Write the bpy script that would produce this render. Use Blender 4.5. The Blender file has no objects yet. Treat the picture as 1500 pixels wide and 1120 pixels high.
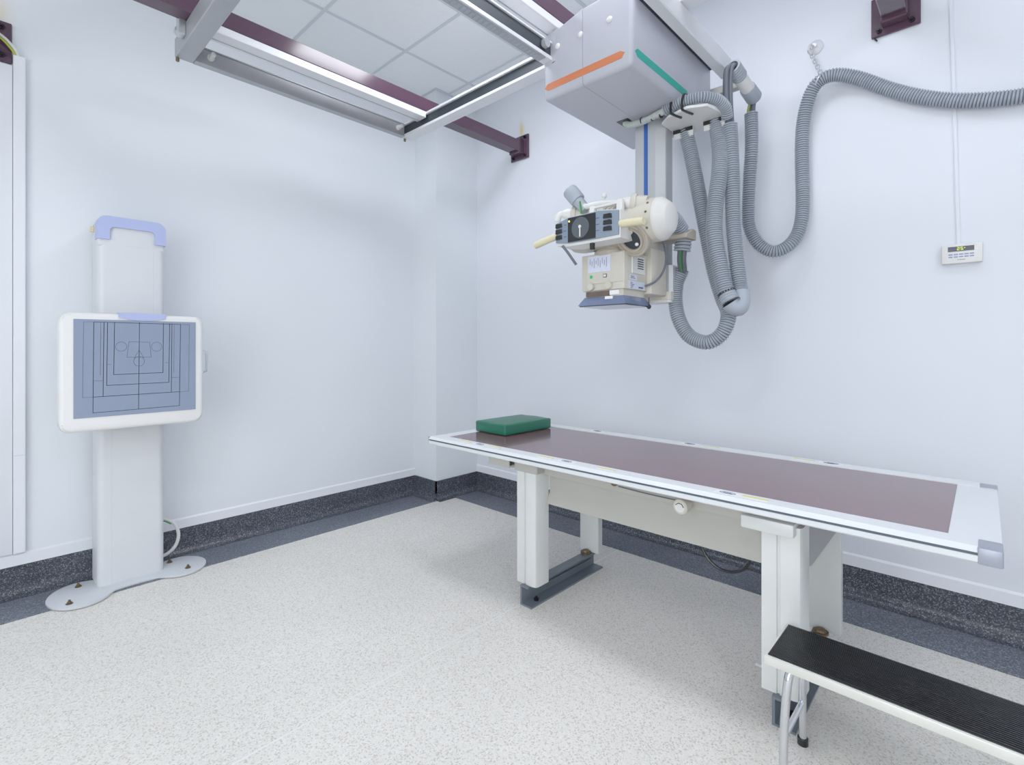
import bpy, bmesh, math, random
from mathutils import Vector, Matrix
random.seed(7)
S = bpy.context.scene
COL = S.collection
PI = math.pi

# ------------------------------------------------------------------ materials
def lin(c):
    def f(v):
        v /= 255.0
        return v / 12.92 if v <= 0.04045 else ((v + 0.055) / 1.055) ** 2.4
    return (f(c[0]), f(c[1]), f(c[2]), 1.0)

def pm(name, rgb, rough=0.5, metal=0.0, var=0.04, scale=8.0, bump=0.0, bscale=120.0, coat=0.0, spec=0.5, emit=None):
    """principled material with a soft procedural colour variation"""
    m = bpy.data.materials.new(name); m.use_nodes = True
    nt = m.node_tree; b = nt.nodes['Principled BSDF']
    tc = nt.nodes.new('ShaderNodeTexCoord')
    nz = nt.nodes.new('ShaderNodeTexNoise'); nz.inputs['Scale'].default_value = scale; nz.inputs['Detail'].default_value = 4
    nt.links.new(tc.outputs['Object'], nz.inputs['Vector'])
    rp = nt.nodes.new('ShaderNodeValToRGB')
    c = lin(rgb)
    if min(rgb) < 195: c = tuple(x ** 1.25 for x in c[:3]) + (1,)
    rp.color_ramp.elements[0].position = 0.3; rp.color_ramp.elements[1].position = 0.7
    rp.color_ramp.elements[0].color = tuple(max(0, x * (1 - var)) for x in c[:3]) + (1,)
    rp.color_ramp.elements[1].color = tuple(min(1, x * (1 + var)) for x in c[:3]) + (1,)
    nt.links.new(nz.outputs['Fac'], rp.inputs['Fac'])
    nt.links.new(rp.outputs['Color'], b.inputs['Base Color'])
    b.inputs['Roughness'].default_value = rough; b.inputs['Metallic'].default_value = metal
    b.inputs['Specular IOR Level'].default_value = spec
    b.inputs['Coat Weight'].default_value = coat
    if bump:
        n2 = nt.nodes.new('ShaderNodeTexNoise'); n2.inputs['Scale'].default_value = bscale
        nt.links.new(tc.outputs['Object'], n2.inputs['Vector'])
        bp = nt.nodes.new('ShaderNodeBump'); bp.inputs['Strength'].default_value = bump; bp.inputs['Distance'].default_value = 0.002
        nt.links.new(n2.outputs['Fac'], bp.inputs['Height']); nt.links.new(bp.outputs['Normal'], b.inputs['Normal'])
    if emit:
        b.inputs['Emission Color'].default_value = lin(emit[0]); b.inputs['Emission Strength'].default_value = emit[1]
    return m

def terrazzo(name, base, chips, size, dens, rough, blotch=0.0):
    """marble chips in a ground colour"""
    m = bpy.data.materials.new(name); m.use_nodes = True
    nt = m.node_tree; b = nt.nodes['Principled BSDF']; L = nt.links
    tc = nt.nodes.new('ShaderNodeTexCoord')
    vo = nt.nodes.new('ShaderNodeTexVoronoi'); vo.inputs['Scale'].default_value = size
    L.new(tc.outputs['Object'], vo.inputs['Vector'])
    sp = nt.nodes.new('ShaderNodeSeparateColor'); L.new(vo.outputs['Color'], sp.inputs['Color'])
    rp = nt.nodes.new('ShaderNodeValToRGB'); rp.color_ramp.interpolation = 'CONSTANT'
    e = rp.color_ramp.elements
    e[0].position = 0.0; e[0].color = lin(base)
    e[1].position = dens; e[1].color = lin(chips[0])
    step = (1 - dens) / len(chips)
    for i, c in enumerate(chips[1:], 1):
        k = e.new(dens + step * i); k.color = lin(c)
    L.new(sp.outputs['Red'], rp.inputs['Fac'])
    nz = nt.nodes.new('ShaderNodeTexNoise'); nz.inputs['Scale'].default_value = 1.6; nz.inputs['Detail'].default_value = 5
    L.new(tc.outputs['Object'], nz.inputs['Vector'])
    mr = nt.nodes.new('ShaderNodeMapRange'); mr.inputs['To Min'].default_value = 1 - blotch; mr.inputs['To Max'].default_value = 1 + blotch
    mr.inputs['From Min'].default_value = 0.3; mr.inputs['From Max'].default_value = 0.7
    L.new(nz.outputs['Fac'], mr.inputs['Value'])
    vm = nt.nodes.new('ShaderNodeVectorMath'); vm.operation = 'SCALE'
    L.new(rp.outputs['Color'], vm.inputs[0]); L.new(mr.outputs['Result'], vm.inputs['Scale'])
    L.new(vm.outputs['Vector'], b.inputs['Base Color'])
    b.inputs['Roughness'].default_value = rough
    b.inputs['Specular IOR Level'].default_value = 0.35
    return m

M = {}
M['wall'] = pm('wall_paint', (227, 233, 239), 0.42, var=0.012, scale=1.3, spec=0.35)
M['wall_trim'] = pm('wall_trim_paint', (232, 236, 243), 0.35, var=0.01)
M['ceiling'] = pm('ceiling_tile', (244, 249, 252), 0.9, var=0.012, scale=30, spec=0.1)
M['tbar'] = pm('ceiling_grid', (208, 216, 223), 0.5, var=0.01)
M['floor'] = terrazzo('light_terrazzo', (224, 221, 214), [(210, 205, 195), (232, 230, 226), (194, 187, 176), (220, 218, 213), (230, 225, 214)], 230, 0.42, 0.5, 0.05)
M['strip'] = pm('floor_divider', (232, 232, 230), 0.4, var=0.02)
M['dark'] = terrazzo('dark_terrazzo', (56, 60, 70), [(36, 39, 48), (84, 89, 99), (66, 70, 80), (116, 121, 130), (44, 48, 57)], 260, 0.40, 0.34, 0.16)
M['dark_floor'] = terrazzo('dark_terrazzo_sheen', (92, 98, 109), [(68, 73, 84), (120, 127, 139), (102, 108, 119), (146, 152, 163), (80, 85, 96)], 260, 0.36, 0.30, 0.2)  # lighter copy of the skirting terrazzo, sheen from the white wall painted in
M['purple'] = pm('purple_paint', (92, 64, 84), 0.16, var=0.08, scale=5, spec=0.6)
M['bolt_dark'] = pm('dark_bolt', (44, 36, 46), 0.4, metal=0.5)
M['alu'] = pm('aluminium', (196, 198, 202), 0.34, metal=0.75, var=0.04, scale=14)
M['alu_white'] = pm('pale_aluminium', (222, 224, 228), 0.35, metal=0.15, var=0.03)
M['steel'] = pm('grey_steel', (176, 179, 183), 0.4, metal=0.35, var=0.06, scale=10)
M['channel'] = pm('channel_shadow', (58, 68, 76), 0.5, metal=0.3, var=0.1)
M['cover'] = pm('cover_plastic', (188, 190, 199), 0.38, var=0.015)
M['orange'] = pm('orange_stripe', (206, 128, 86), 0.5, var=0.02)
M['teal'] = pm('teal_stripe', (0, 172, 156), 0.5, var=0.02)
M['blue'] = pm('blue_stripe', (62, 112, 192), 0.45, var=0.02)
M['colmetal'] = pm('column_metal', (200, 203, 205), 0.34, metal=0.25, var=0.03)
M['beige'] = pm('beige_paint', (210, 206, 194), 0.42, var=0.02)
M['beige_d'] = pm('beige_worn', (186, 178, 164), 0.5, var=0.06)
M['white'] = pm('white_plastic', (224, 224, 221), 0.38, var=0.015)
M['cap_w'] = pm('end_cap_white', (214, 213, 208), 0.38, var=0.015)
M['cream'] = pm('cream_handle', (224, 217, 184), 0.45, var=0.03)
M['panel_grey'] = pm('blue_grey_panel', (138, 152, 168), 0.45, var=0.03)
M['black'] = pm('black_plastic', (26, 28, 32), 0.35, var=0.1)
M['dial'] = pm('dial_grey', (92, 100, 106), 0.4, var=0.05)
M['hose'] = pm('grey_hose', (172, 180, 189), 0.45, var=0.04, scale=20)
M['groove_shade'] = pm('hose_groove_shade', (100, 109, 120), 0.6)  # shade between the hose ribs, put into a darker groove colour
HM = [M['hose'], M['groove_shade']]
M['hose_dk'] = pm('dark_grey_cable', (110, 116, 126), 0.5, var=0.05)
M['cable_w'] = pm('white_cable', (216, 218, 214), 0.5, var=0.03)
M['tape'] = pm('cable_wrap', (186, 194, 190), 0.5, var=0.12, scale=60)
M['green_w'] = pm('green_wire', (60, 150, 70), 0.5)
M['yellow_w'] = pm('yellow_wire', (176, 184, 60), 0.5)
M['lens'] = pm('lens_frame', (132, 146, 178), 0.12, metal=0.2, var=0.06, spec=0.8)
M['lens_d'] = pm('lens_dark', (58, 66, 92), 0.1, spec=0.8)
M['led'] = pm('green_lamp', (0, 150, 84), 0.3, emit=((0, 190, 100), 0.5))
M['led_y'] = pm('yellow_lamp', (240, 220, 120), 0.3, emit=((255, 225, 110), 1.5))
M['label'] = pm('pale_label', (206, 212, 232), 0.4, var=0.05, scale=60)
M['label_w'] = pm('white_label', (240, 241, 244), 0.4, var=0.01)
M['ink'] = pm('label_ink', (92, 104, 140), 0.5)
M['ink_y'] = pm('yellow_label', (232, 224, 84), 0.5)
M['brown'] = pm('brown_strip', (112, 96, 86), 0.5, var=0.2, scale=40)
M['stand'] = pm('stand_plastic', (214, 217, 221), 0.4, var=0.015)
M['stand_w'] = pm('stand_white', (233, 233, 231), 0.36, var=0.01)
M['lavender'] = pm('lavender_plastic', (184, 194, 232), 0.4, var=0.015)
M['detector'] = pm('detector_panel', (148, 160, 182), 0.34, var=0.02)
M['line'] = pm('guide_line', (50, 52, 66), 0.5)
M['line_t'] = pm('thin_guide_line', (104, 112, 134), 0.5)
M['base'] = pm('base_grey', (200, 206, 211), 0.4, var=0.03)
M['brass'] = pm('brass_bolt', (128, 110, 80), 0.4, metal=0.6, var=0.2, scale=80)
M['table_w'] = pm('table_white', (224, 229, 232), 0.3, var=0.015)
M['table_top'] = pm('maroon_table_panel', (124, 82, 92), 0.2, var=0.05, scale=3, coat=0.25, spec=0.5)
M['groove'] = pm('rail_groove', (92, 104, 116), 0.5)
M['silver'] = pm('silver_cap', (172, 178, 190), 0.35, metal=0.4)
M['leg'] = pm('table_leg', (216, 219, 217), 0.38, metal=0.1, var=0.03)
M['apron'] = pm('table_apron', (188, 187, 180), 0.42, var=0.02)
M['foot'] = pm('grey_foot_beam', (124, 133, 142), 0.42, metal=0.2, var=0.06)
M['pink'] = pm('pink_strip', (216, 184, 184), 0.5)
M['green'] = pm('green_vinyl', (14, 122, 96), 0.42, var=0.06, scale=12, bump=0.12, bscale=60, spec=0.6)
M['rubber'] = pm('black_rubber', (34, 34, 40), 0.42, var=0.2, scale=40)
M['stool_edge'] = pm('stool_edge', (222, 222, 214), 0.35, metal=0.2)
M['chrome'] = pm('chrome', (210, 212, 218), 0.12, metal=1.0)
M['display'] = pm('display_blue', (30, 30, 78), 0.25)
M['digit'] = pm('display_digit', (200, 220, 50), 0.4, emit=((190, 225, 40), 1.0))
M['button'] = pm('blue_button', (146, 162, 204), 0.4)
M['diffuser'] = pm('lit_diffuser', (245, 246, 255), 0.5, emit=((236, 240, 255), 11.0))

# stains on the right wall above the corner bracket, and floor soiling come from the paint itself
def stain(mat, centre, size, rgb, amt):
    nt = mat.node_tree; b = nt.nodes['Principled BSDF']; L = nt.links
    tc = nt.nodes.new('ShaderNodeTexCoord')
    mp = nt.nodes.new('ShaderNodeMapping'); mp.vector_type = 'TEXTURE'
    mp.inputs['Location'].default_value = centre; mp.inputs['Scale'].default_value = size
    L.new(tc.outputs['Object'], mp.inputs['Vector'])
    g = nt.nodes.new('ShaderNodeTexGradient'); g.gradient_type = 'QUADRATIC_SPHERE'
    L.new(mp.outputs['Vector'], g.inputs['Vector'])
    ma = nt.nodes.new('ShaderNodeMath'); ma.operation = 'MULTIPLY'; ma.inputs[1].default_value = amt
    L.new(g.outputs['Fac'], ma.inputs[0])
    mx = nt.nodes.new('ShaderNodeMix'); mx.data_type = 'RGBA'
    src = b.inputs['Base Color'].links[0].from_socket
    L.new(ma.outputs[0], mx.inputs['Factor']); L.new(src, mx.inputs[6]); mx.inputs[7].default_value = lin(rgb)
    L.new(mx.outputs[2], b.inputs['Base Color'])
M['wall_r'] = pm('wall_paint_stained', (221, 226, 235), 0.42, var=0.012, scale=1.3, spec=0.35)
stain(M['wall_r'], (2.87, 2.60, 2.86), (0.2, 0.05, 0.13), (214, 196, 140), 1.3)
M['wall_l'] = pm('wall_paint_left', (227, 233, 239), 0.42, var=0.012, scale=1.3, spec=0.35)
stain(M['wall_l'], (0.04, 3.38, 2.78), (0.12, 0.2, 0.16), (222, 208, 176), 1.2)

# ------------------------------------------------------------------ mesh helpers
def BM():
    return bmesh.new()

def box(bm, x0, x1, y0, y1, z0, z1, bev=0.0, seg=2):
    r = bmesh.ops.create_cube(bm, size=1.0)
    vs = r['verts']
    for v in vs:
        v.co = Vector(((x0 + x1) / 2 + v.co.x * (x1 - x0), (y0 + y1) / 2 + v.co.y * (y1 - y0), (z0 + z1) / 2 + v.co.z * (z1 - z0)))
    if bev > 0:
        es = list({e for v in vs for e in v.link_edges})
        bmesh.ops.bevel(bm, geom=es, offset=bev, segments=seg, profile=0.5, affect='EDGES')
    return bm

def prism(bm, poly, axis, a, b, bev=0.0, seg=2, keep=None):
    """extrude a closed 2D outline: axis x -> (y,z), y -> (x,z), z -> (x,y)"""
    def P(p, t):
        return {'x': (t, p[0], p[1]), 'y': (p[0], t, p[1]), 'z': (p[0], p[1], t)}[axis]
    va = [bm.verts.new(P(p, a)) for p in poly]; vb = [bm.verts.new(P(p, b)) for p in poly]
    n = len(poly); fs = [bm.faces.new(va), bm.faces.new(vb[::-1])]
    for i in range(n):
        fs.append(bm.faces.new((va[i], vb[i], vb[(i + 1) % n], va[(i + 1) % n])))
    bmesh.ops.recalc_face_normals(bm, faces=fs)
    if bev > 0:
        es = [e for e in {e for v in va + vb for e in v.link_edges} if not (keep and all(keep(v.co) for v in e.verts))]
        bmesh.ops.bevel(bm, geom=es, offset=bev, segments=seg, profile=0.5, affect='EDGES')
    return bm

def frame_of(d):
    d = Vector(d).normalized()
    up = Vector((0, 0, 1)) if abs(d.z) < 0.9 else Vector((1, 0, 0))
    a = d.cross(up).normalized(); return a, a.cross(d).normalized(), d

def rings(bm, cs, n, capA=True, capB=True):
    """cs: list of (centre, a, b, radius)"""
    R = []
    for c, a, b, r in cs:
        R.append([bm.verts.new(c + (a * math.cos(2 * PI * k / n) + b * math.sin(2 * PI * k / n)) * max(r, 1e-5)) for k in range(n)])
    fs = []
    for i in range(len(R) - 1):
        for k in range(n):
            fs.append(bm.faces.new((R[i][k], R[i][(k + 1) % n], R[i + 1][(k + 1) % n], R[i + 1][k])))
    if capA: fs.append(bm.faces.new(R[0][::-1]))
    if capB: fs.append(bm.faces.new(R[-1]))
    bmesh.ops.recalc_face_normals(bm, faces=fs)
    return bm

def lathe(bm, p0, d, prof, n=32):
    a, b, d = frame_of(d); p0 = Vector(p0)
    return rings(bm, [(p0 + d * t, a, b, r) for t, r in prof], n)

def cyl(bm, p0, p1, r, n=24, r1=None):
    p0 = Vector(p0); p1 = Vector(p1); L = (p1 - p0).length
    return lathe(bm, p0, p1 - p0, [(0, r), (L, r if r1 is None else r1)], n)

def ball(bm, c, r, seg=18, sc=(1, 1, 1)):
    q = bmesh.ops.create_uvsphere(bm, u_segments=seg, v_segments=seg // 2 + 2, radius=r)
    for v in q['verts']:
        v.co = Vector((v.co.x * sc[0] + c[0], v.co.y * sc[1] + c[1], v.co.z * sc[2] + c[2]))
    return bm

def spline(pts, step):
    P = [Vector(p) for p in pts]
    P = [P[0] * 2 - P[1]] + P + [P[-1] * 2 - P[-2]]
    out = []
    for i in range(1, len(P) - 2):
        p0, p1, p2, p3 = P[i - 1:i + 3]
        n = max(4, int((p2 - p1).length / 0.004))
        for k in range(n):
            t = k / n
            out.append(0.5 * ((2 * p1) + (-p0 + p2) * t + (2 * p0 - 5 * p1 + 4 * p2 - p3) * t * t + (-p0 + 3 * p1 - 3 * p2 + p3) * t ** 3))
    out.append(P[-2])
    # resample at even spacing
    acc = [0.0]
    for i in range(1, len(out)): acc.append(acc[-1] + (out[i] - out[i - 1]).length)
    N = max(2, int(round(acc[-1] / step))); res = []; j = 0
    for k in range(N + 1):
        s = acc[-1] * k / N
        while j < len(acc) - 2 and acc[j + 1] < s: j += 1
        f = (s - acc[j]) / max(1e-9, acc[j + 1] - acc[j])
        res.append(out[j].lerp(out[j + 1], f))
    return res

def sweep(bm, pts, step, rad, n=14):
    """rad: function of the ring index"""
    Q = spline(pts, step); cs = []; a = None
    for i, p in enumerate(Q):
        d = (Q[min(i + 1, len(Q) - 1)] - Q[max(i - 1, 0)]).normalized()
        if a is None: a = frame_of(d)[0]
        a = (a - d * a.dot(d)).normalized(); b = d.cross(a)
        cs.append((p, a, b, rad(i)))
    return rings(bm, cs, n)

def tube(bm, pts, r, n=10, step=0.012):
    return sweep(bm, pts, step, lambda i: r, n)

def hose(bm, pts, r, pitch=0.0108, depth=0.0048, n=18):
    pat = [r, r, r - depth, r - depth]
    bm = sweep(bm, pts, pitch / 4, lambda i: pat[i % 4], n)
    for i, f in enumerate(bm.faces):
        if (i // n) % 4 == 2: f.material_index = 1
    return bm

ROOT = {}
def obj(name, bm, mat, parent=None, label=None, smooth=0.6):
    off = ROOT.get(parent.name if parent else None, Vector((0, 0, 0)))
    if parent is None or parent.parent is None:
        pass
    if parent is not None:
        r = parent
        while r.parent is not None: r = r.parent
        off = ROOT[r.name]
    for v in bm.verts: v.co = v.co - off
    for f in bm.faces: f.smooth = True
    for e in bm.edges:
        if len(e.link_faces) == 2 and e.calc_face_angle(0) > smooth: e.smooth = False
    me = bpy.data.meshes.new(name); bm.to_mesh(me); bm.free()
    mats = mat if isinstance(mat, (list, tuple)) else [mat]
    for k in mats: me.materials.append(k)
    o = bpy.data.objects.new(name, me); COL.objects.link(o)
    if parent is not None: o.parent = parent
    if label: o['label'] = label
    return o

def thing(name, label, cat, loc, group=None):
    o = bpy.data.objects.new(name, None); COL.objects.link(o); o.empty_display_size = 0.1
    o.location = loc; ROOT[o.name] = Vector(loc)
    o['label'] = label; o['category'] = cat
    if group: o['group'] = group
    return o

def single(name, bm, mat, label, cat, group=None):
    """a thing that is one mesh, its origin moved to its own centre"""
    c = Vector((0, 0, 0))
    for v in bm.verts: c += v.co
    c /= len(bm.verts)
    for v in bm.verts: v.co -= c
    o = obj(name, bm, mat); o.location = c; ROOT[o.name] = c
    o['label'] = label; o['category'] = cat
    if group: o['group'] = group
    return o

def struct(name, bm, mat):
    o = obj(name, bm, mat); o['kind'] = 'structure'; return o

# ------------------------------------------------------------------ room shell
XR, YL, ZC = 2.87, 3.38, 3.19          # right wall, left wall, ceiling
X0, Y0 = -2.6, -2.6                    # walls behind the camera
PX, PY = 2.435, 3.10                   # corner pillar
struct('floor', box(BM(), X0, XR, Y0, YL, -0.1, 0.0), M['floor'])
b = BM(); box(b, X0, XR - 0.02, 1.566, 1.571, -0.002, 0.0006)
struct('trim_1', b, M['strip'])
struct('ceiling', box(BM(), X0, XR, Y0, YL, ZC, ZC + 0.1), M['ceiling'])
struct('wall_left', box(BM(), X0, XR + 0.1, YL, YL + 0.1, -0.1, ZC + 0.1), M['wall_l'])
struct('wall_right', box(BM(), XR, XR + 0.1, Y0, YL, -0.1, ZC + 0.1), M['wall_r'])
struct('wall_back', box(BM(), X0, XR, Y0 - 0.1, Y0, -0.1, ZC + 0.1), M['wall'])
struct('wall_front', box(BM(), X0 - 0.1, X0, Y0, YL, -0.1, ZC + 0.1), M['wall'])
struct('wall_corner', box(BM(), PX, XR, PY, YL, 0.0, ZC), M['wall'])

# ceiling grid
GX = [1.404 + 0.571 * k for k in range(-6, 3)]
GY = [2.848 - 0.571 * k for k in range(0, 10)]
b = BM()
for x in GX: box(b, x - 0.010, x + 0.010, Y0, YL, ZC - 0.004, ZC)
for y in GY: box(b, X0, XR, y - 0.010, y + 0.010, ZC - 0.0045, ZC)
box(b, XR - 0.02, XR, Y0, PY, ZC - 0.006, ZC); box(b, X0, PX, YL - 0.02, YL, ZC - 0.006, ZC)
box(b, PX - 0.02, PX, PY, YL, ZC - 0.005, ZC); box(b, PX - 0.02, XR, PY - 0.02, PY, ZC - 0.0055, ZC)
struct('trim_2', b, M['tbar'])

# coved dark terrazzo skirting with its border on the floor
HB = 0.148
def cove(wall, edge, sgn_axis, zoff):
    """outline (d, z): d measured from the wall plane into the room"""
    w = edge; pts = [(0, HB), (0.010, HB)]
    R = 0.05
    for k in range(7):
        t = PI / 2 * k / 6
        pts.append((0.010 + R - R * math.cos(t), 0.003 + zoff + R - R * math.sin(t)))
    pts += [(0.062, -0.003), (0, -0.003)]
    return pts
struct('baseboard_left', prism(BM(), [(YL - d, z) for d, z in cove(0, YL - 3.077, 1, 0)], 'x', X0, PX), M['dark'])
struct('baseboard_right', prism(BM(), [(XR - d, z) for d, z in cove(0, XR - 2.577, 1, 0.0004)], 'y', Y0, PY), M['dark'])
b = BM()
prism(b, [(PX - d, z) for d, z in cove(0, 0.075, 1, 0.0008)], 'y', PY - 0.01, YL)
prism(b, [(PY - d, z) for d, z in cove(0, 0.075, 1, 0.0012)], 'x', PX - 0.01, XR)
struct('baseboard_corner', b, M['dark'])
b = BM(); box(b, X0, 2.577, 3.077, YL - .058, -0.003, 0.0034)
struct('trim_5', b, M['dark_floor'])
b = BM(); box(b, 2.577, XR - .058, Y0, PY - .05, -0.003, 0.0036)
struct('trim_6', b, M['dark_floor'])
# pale band of wall cladding just above the skirting
b = BM(); prism(b, [(YL, HB), (YL - 0.010, HB), (YL - 0.010, HB + 0.05), (YL - 0.002, HB + 0.058), (YL, HB + 0.058)], 'x', X0, PX)
struct('trim_3', b, M['wall_trim'])
b = BM(); prism(b, [(XR, HB), (XR - 0.010, HB), (XR - 0.010, HB + 0.05), (XR - 0.002, HB + 0.058), (XR, HB + 0.058)], 'y', Y0, PY)
struct('trim_4', b, M['wall_trim'])

# ------------------------------------------------------------------ ceiling lights
def light_panel(x, y, label):
    t = thing('ceiling_light', label, 'ceiling light', (x + 0.2855, y + 0.2855, ZC), 'recessed ceiling light panels')
    b = BM()
    for q in ((x + .01, x + .561, y + .01, y + .03), (x + .01, x + .561, y + .541, y + .561), (x + .01, x + .03, y + .03, y + .541), (x + .541, x + .561, y + .03, y + .541)):
        box(b, *q, ZC - 0.012, ZC - 0.0005)
    obj('frame', b, M['white'], t)
    obj('diffuser', box(BM(), x + .03, x + .541, y + .03, y + .541, ZC - 0.008, ZC - 0.001), M['diffuser'], t)
    return t
cells = [(1.404, 1.706, 10, 'square lit ceiling panel above the long grey rail frame near the corner'),
         (1.404, 0.564, 4.5, 'square lit ceiling panel between the tube hanger and the middle of the room'),
         (1.404, -1.149, 4, 'added square ceiling fill panel beyond the foot of the table'),  # unseen panels from here on, added to light the room
         (-0.88, 0.564, 17, 'added square ceiling fill panel over the left side of the room'),
         (-0.309, -1.720, 16, 'added square ceiling fill panel behind the viewer')]
for x, y, e, l in cells:
    light_panel(x, y, l)
    ld = bpy.data.lights.new('panel_lamp', 'AREA'); ld.shape = 'SQUARE'; ld.size = 0.5
    ld.energy = e; ld.color = (0.93, 0.96, 1.0)
    lo = bpy.data.objects.new('panel_lamp', ld); COL.objects.link(lo); lo.location = (x + .2855, y + .2855, ZC - 0.02)
# added cool fill lamp behind the viewer, in place of bounced room light
def area(name, loc, target, sx, sy, e, col=(0.95, 0.97, 1.0)):
    ld = bpy.data.lights.new(name, 'AREA'); ld.shape = 'RECTANGLE'; ld.size = sx; ld.size_y = sy; ld.energy = e; ld.color = col
    lo = bpy.data.objects.new(name, ld); COL.objects.link(lo); lo.location = loc
    lo.rotation_euler = (Vector(target) - Vector(loc)).to_track_quat('-Z', 'Y').to_euler()
    return lo
area('fill_light', (-2.5, 0.6, 1.55), (2.8, 1.3, 1.6), 3.8, 2.4, 124)

# ------------------------------------------------------------------ purple steel beams under the ceiling
def bolt_head(b, p, d, r=0.012, h=0.012):
    lathe(b, p, d, [(0, r), (h, r), (h, r * .5), (h * 1.9, r * .5)], 6)
def ceiling_beam(y, label):
    t = thing('steel_beam', label, 'beam', (XR, y, 2.72), 'purple ceiling beams')
    b = BM(); box(b, 0.02, 2.855, y - 0.045, y + 0.045, 2.675, 2.76, 0.004, 1)
    obj('beam', b, M['purple'], t)
    obj('wall_plate', box(BM(), 2.852, XR, y - 0.09, y + 0.09, 2.63, 2.81, 0.003, 1), M['purple'], t)
    obj('end_flange', box(BM(), 2.79, 2.852, y - 0.048, y + 0.048, 2.66, 2.772, 0.003, 1), M['purple'], t)
    for dy in (-0.06, 0.06):
        for z in (2.652, 2.788):
            b = BM(); bolt_head(b, (2.853, y + dy, z), (-1, 0, 0)); obj('bolt', b, M['bolt_dark'], t)
    return t
ceiling_beam(2.608, 'purple steel beam bolted to the wall beside the corner pillar')
ceiling_beam(1.45, 'purple steel beam above the white box of the tube hanger')
t = ceiling_beam(0.294, 'purple steel beam on the right wall near the thin white conduit, only its end plate showing')
b = BM(); tube(b, [(2.862, 0.37, 2.65), (2.858, 0.37, 2.625), (2.85, 0.362, 2.61)], 0.004, 8)
obj('wire_end', b, M['black'], t)
t = thing('steel_beam', 'purple steel beam on the left wall above the white trunking', 'beam', (0.02, YL, 2.63))
obj('beam', box(BM(), -0.075, 0.015, -1.2, YL - 0.015, 2.588, 2.6745, 0.004, 1), M['purple'], t)
obj('wall_plate', box(BM(), -0.08, 0.109, YL - 0.016, YL, 2.537, 2.729, 0.006, 2), M['purple'], t)
for x, z in ((0.075, 2.70), (0.075, 2.566)):
    b = BM(); bolt_head(b, (x, YL - 0.015, z), (0, -1, 0)); obj('bolt', b, M['bolt_dark'], t)

# ------------------------------------------------------------------ fixed rail frame under the beams
t = thing('rail_frame', 'grey metal ceiling rail frame bolted under the purple beams', 'rail frame', (1.3, 1.3, 2.675))
RP = [(1.933, 2.585), (2.01, 2.585), (2.01, 2.6745), (1.933, 2.6745), (1.933, 2.662), (1.995, 2.662), (1.995, 2.600), (1.933, 2.600)]
for ya, yb in ((1.06, 2.835), (-.3, .905)):     # dark-grooved rail, its two lengths meet inside the white box
    r1 = obj('rail', prism(BM(), RP, 'y', ya, yb), M['alu_white'], t)
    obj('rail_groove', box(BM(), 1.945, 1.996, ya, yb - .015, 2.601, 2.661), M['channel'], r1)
obj('rail', box(BM(), 0.645, 0.722, -0.3, 2.835, 2.585, 2.6745, 0.004, 1), M['steel'], t)
b = BM(); prism(b, [(2.795, 2.585), (2.835, 2.585), (2.835, 2.668), (2.795, 2.668), (2.795, 2.662), (2.828, 2.662), (2.828, 2.592), (2.795, 2.592)], 'x', 0.722, 1.933)
eb = obj('end_beam', b, M['steel'], t)
obj('web', box(BM(), 0.722, 1.933, 2.800, 2.829, 2.5925, 2.6615), M['steel'], eb)
for x in (0.79, 1.885):
    b = BM(); lathe(b, (x, 2.803, 2.628), (0, -1, 0), [(0, .016), (.012, .016), (.012, .011), (.05, .011), (.052, .008)], 16)
    obj('bolt', b, M['white'], t)
for y in (2.608, 1.45, 0.294):
    tb = obj('tie_bar', box(BM(), 0.722, 1.933, y - 0.045, y + 0.045, 2.637, 2.6748, 0.002, 1), M['alu_white'], t)
    obj('tie_seam', box(BM(), 0.722, 1.933, y + 0.020, y + 0.026, 2.6355, 2.638), M['steel'], tb)
for (x, y, z) in ((0.655, 2.825, 2.583), (1.955, 2.825, 2.583)):
    b = BM(); cyl(b, (x, y, z), (x, y, z - 0.016), 0.008, 10); obj('bolt', b, M['brass'], t)
b = BM(); box(b, 0.618, 0.645, 2.64, 2.69, 2.61, 2.70, 0.003, 1); obj('beam_clamp', b, M['alu'], t)
b = BM(); cyl(b, (0.632, 2.69, 2.65), (0.632, 2.72, 2.65), 0.018, 12); obj('clamp_bolt', b, M['alu'], t)

# ------------------------------------------------------------------ travelling bridge that carries the tube hanger
t = thing('bridge_rail', 'pale bridge of two parallel rails either side of the white ceiling box', 'rail', (1.3, 1.2, 2.584))
b = BM()
prism(b, [(1.435, 2.50), (1.485, 2.50), (1.485, 2.584), (1.435, 2.584), (1.435, 2.577), (1.474, 2.577), (1.474, 2.516), (1.435, 2.516)], 'x', 0.15, 2.66)
r1 = obj('rail', b, M['alu_white'], t)
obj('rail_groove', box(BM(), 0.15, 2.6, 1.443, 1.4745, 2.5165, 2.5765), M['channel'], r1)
b = BM(); box(b, 0.15, 1.75, 1.437, 1.483, 2.4965, 2.5005); cable_chain = obj('cable_track', b, M['steel'], r1)
b = BM()
for k in range(46):
    x = 0.62 + k * 0.024
    box(b, x, x + 0.014, 1.446, 1.475, 2.4945, 2.497)
obj('track_teeth', b, M['hose'], r1)
obj('rail', box(BM(), 0.15, 2.49, 0.888, 0.937, 2.50, 2.584, 0.004, 1), M['alu_white'], t)
obj('cross_bar', box(BM(), 2.62, 2.66, 0.89, 1.434, 2.50, 2.54, 0.004, 1), M['apron'], t)
obj('cross_bar', box(BM(), 0.15, 0.20, 0.938, 1.434, 2.505, 2.56, 0.004, 1), M['steel'], t)
b = BM(); lathe(b, (1.735, 1.415, 2.55), (0, 1, 0), [(0, .006), (0, .02), (.02, .02), (.02, .012), (.034, .012)], 18)
obj('roller', b, M['steel'], t)
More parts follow.
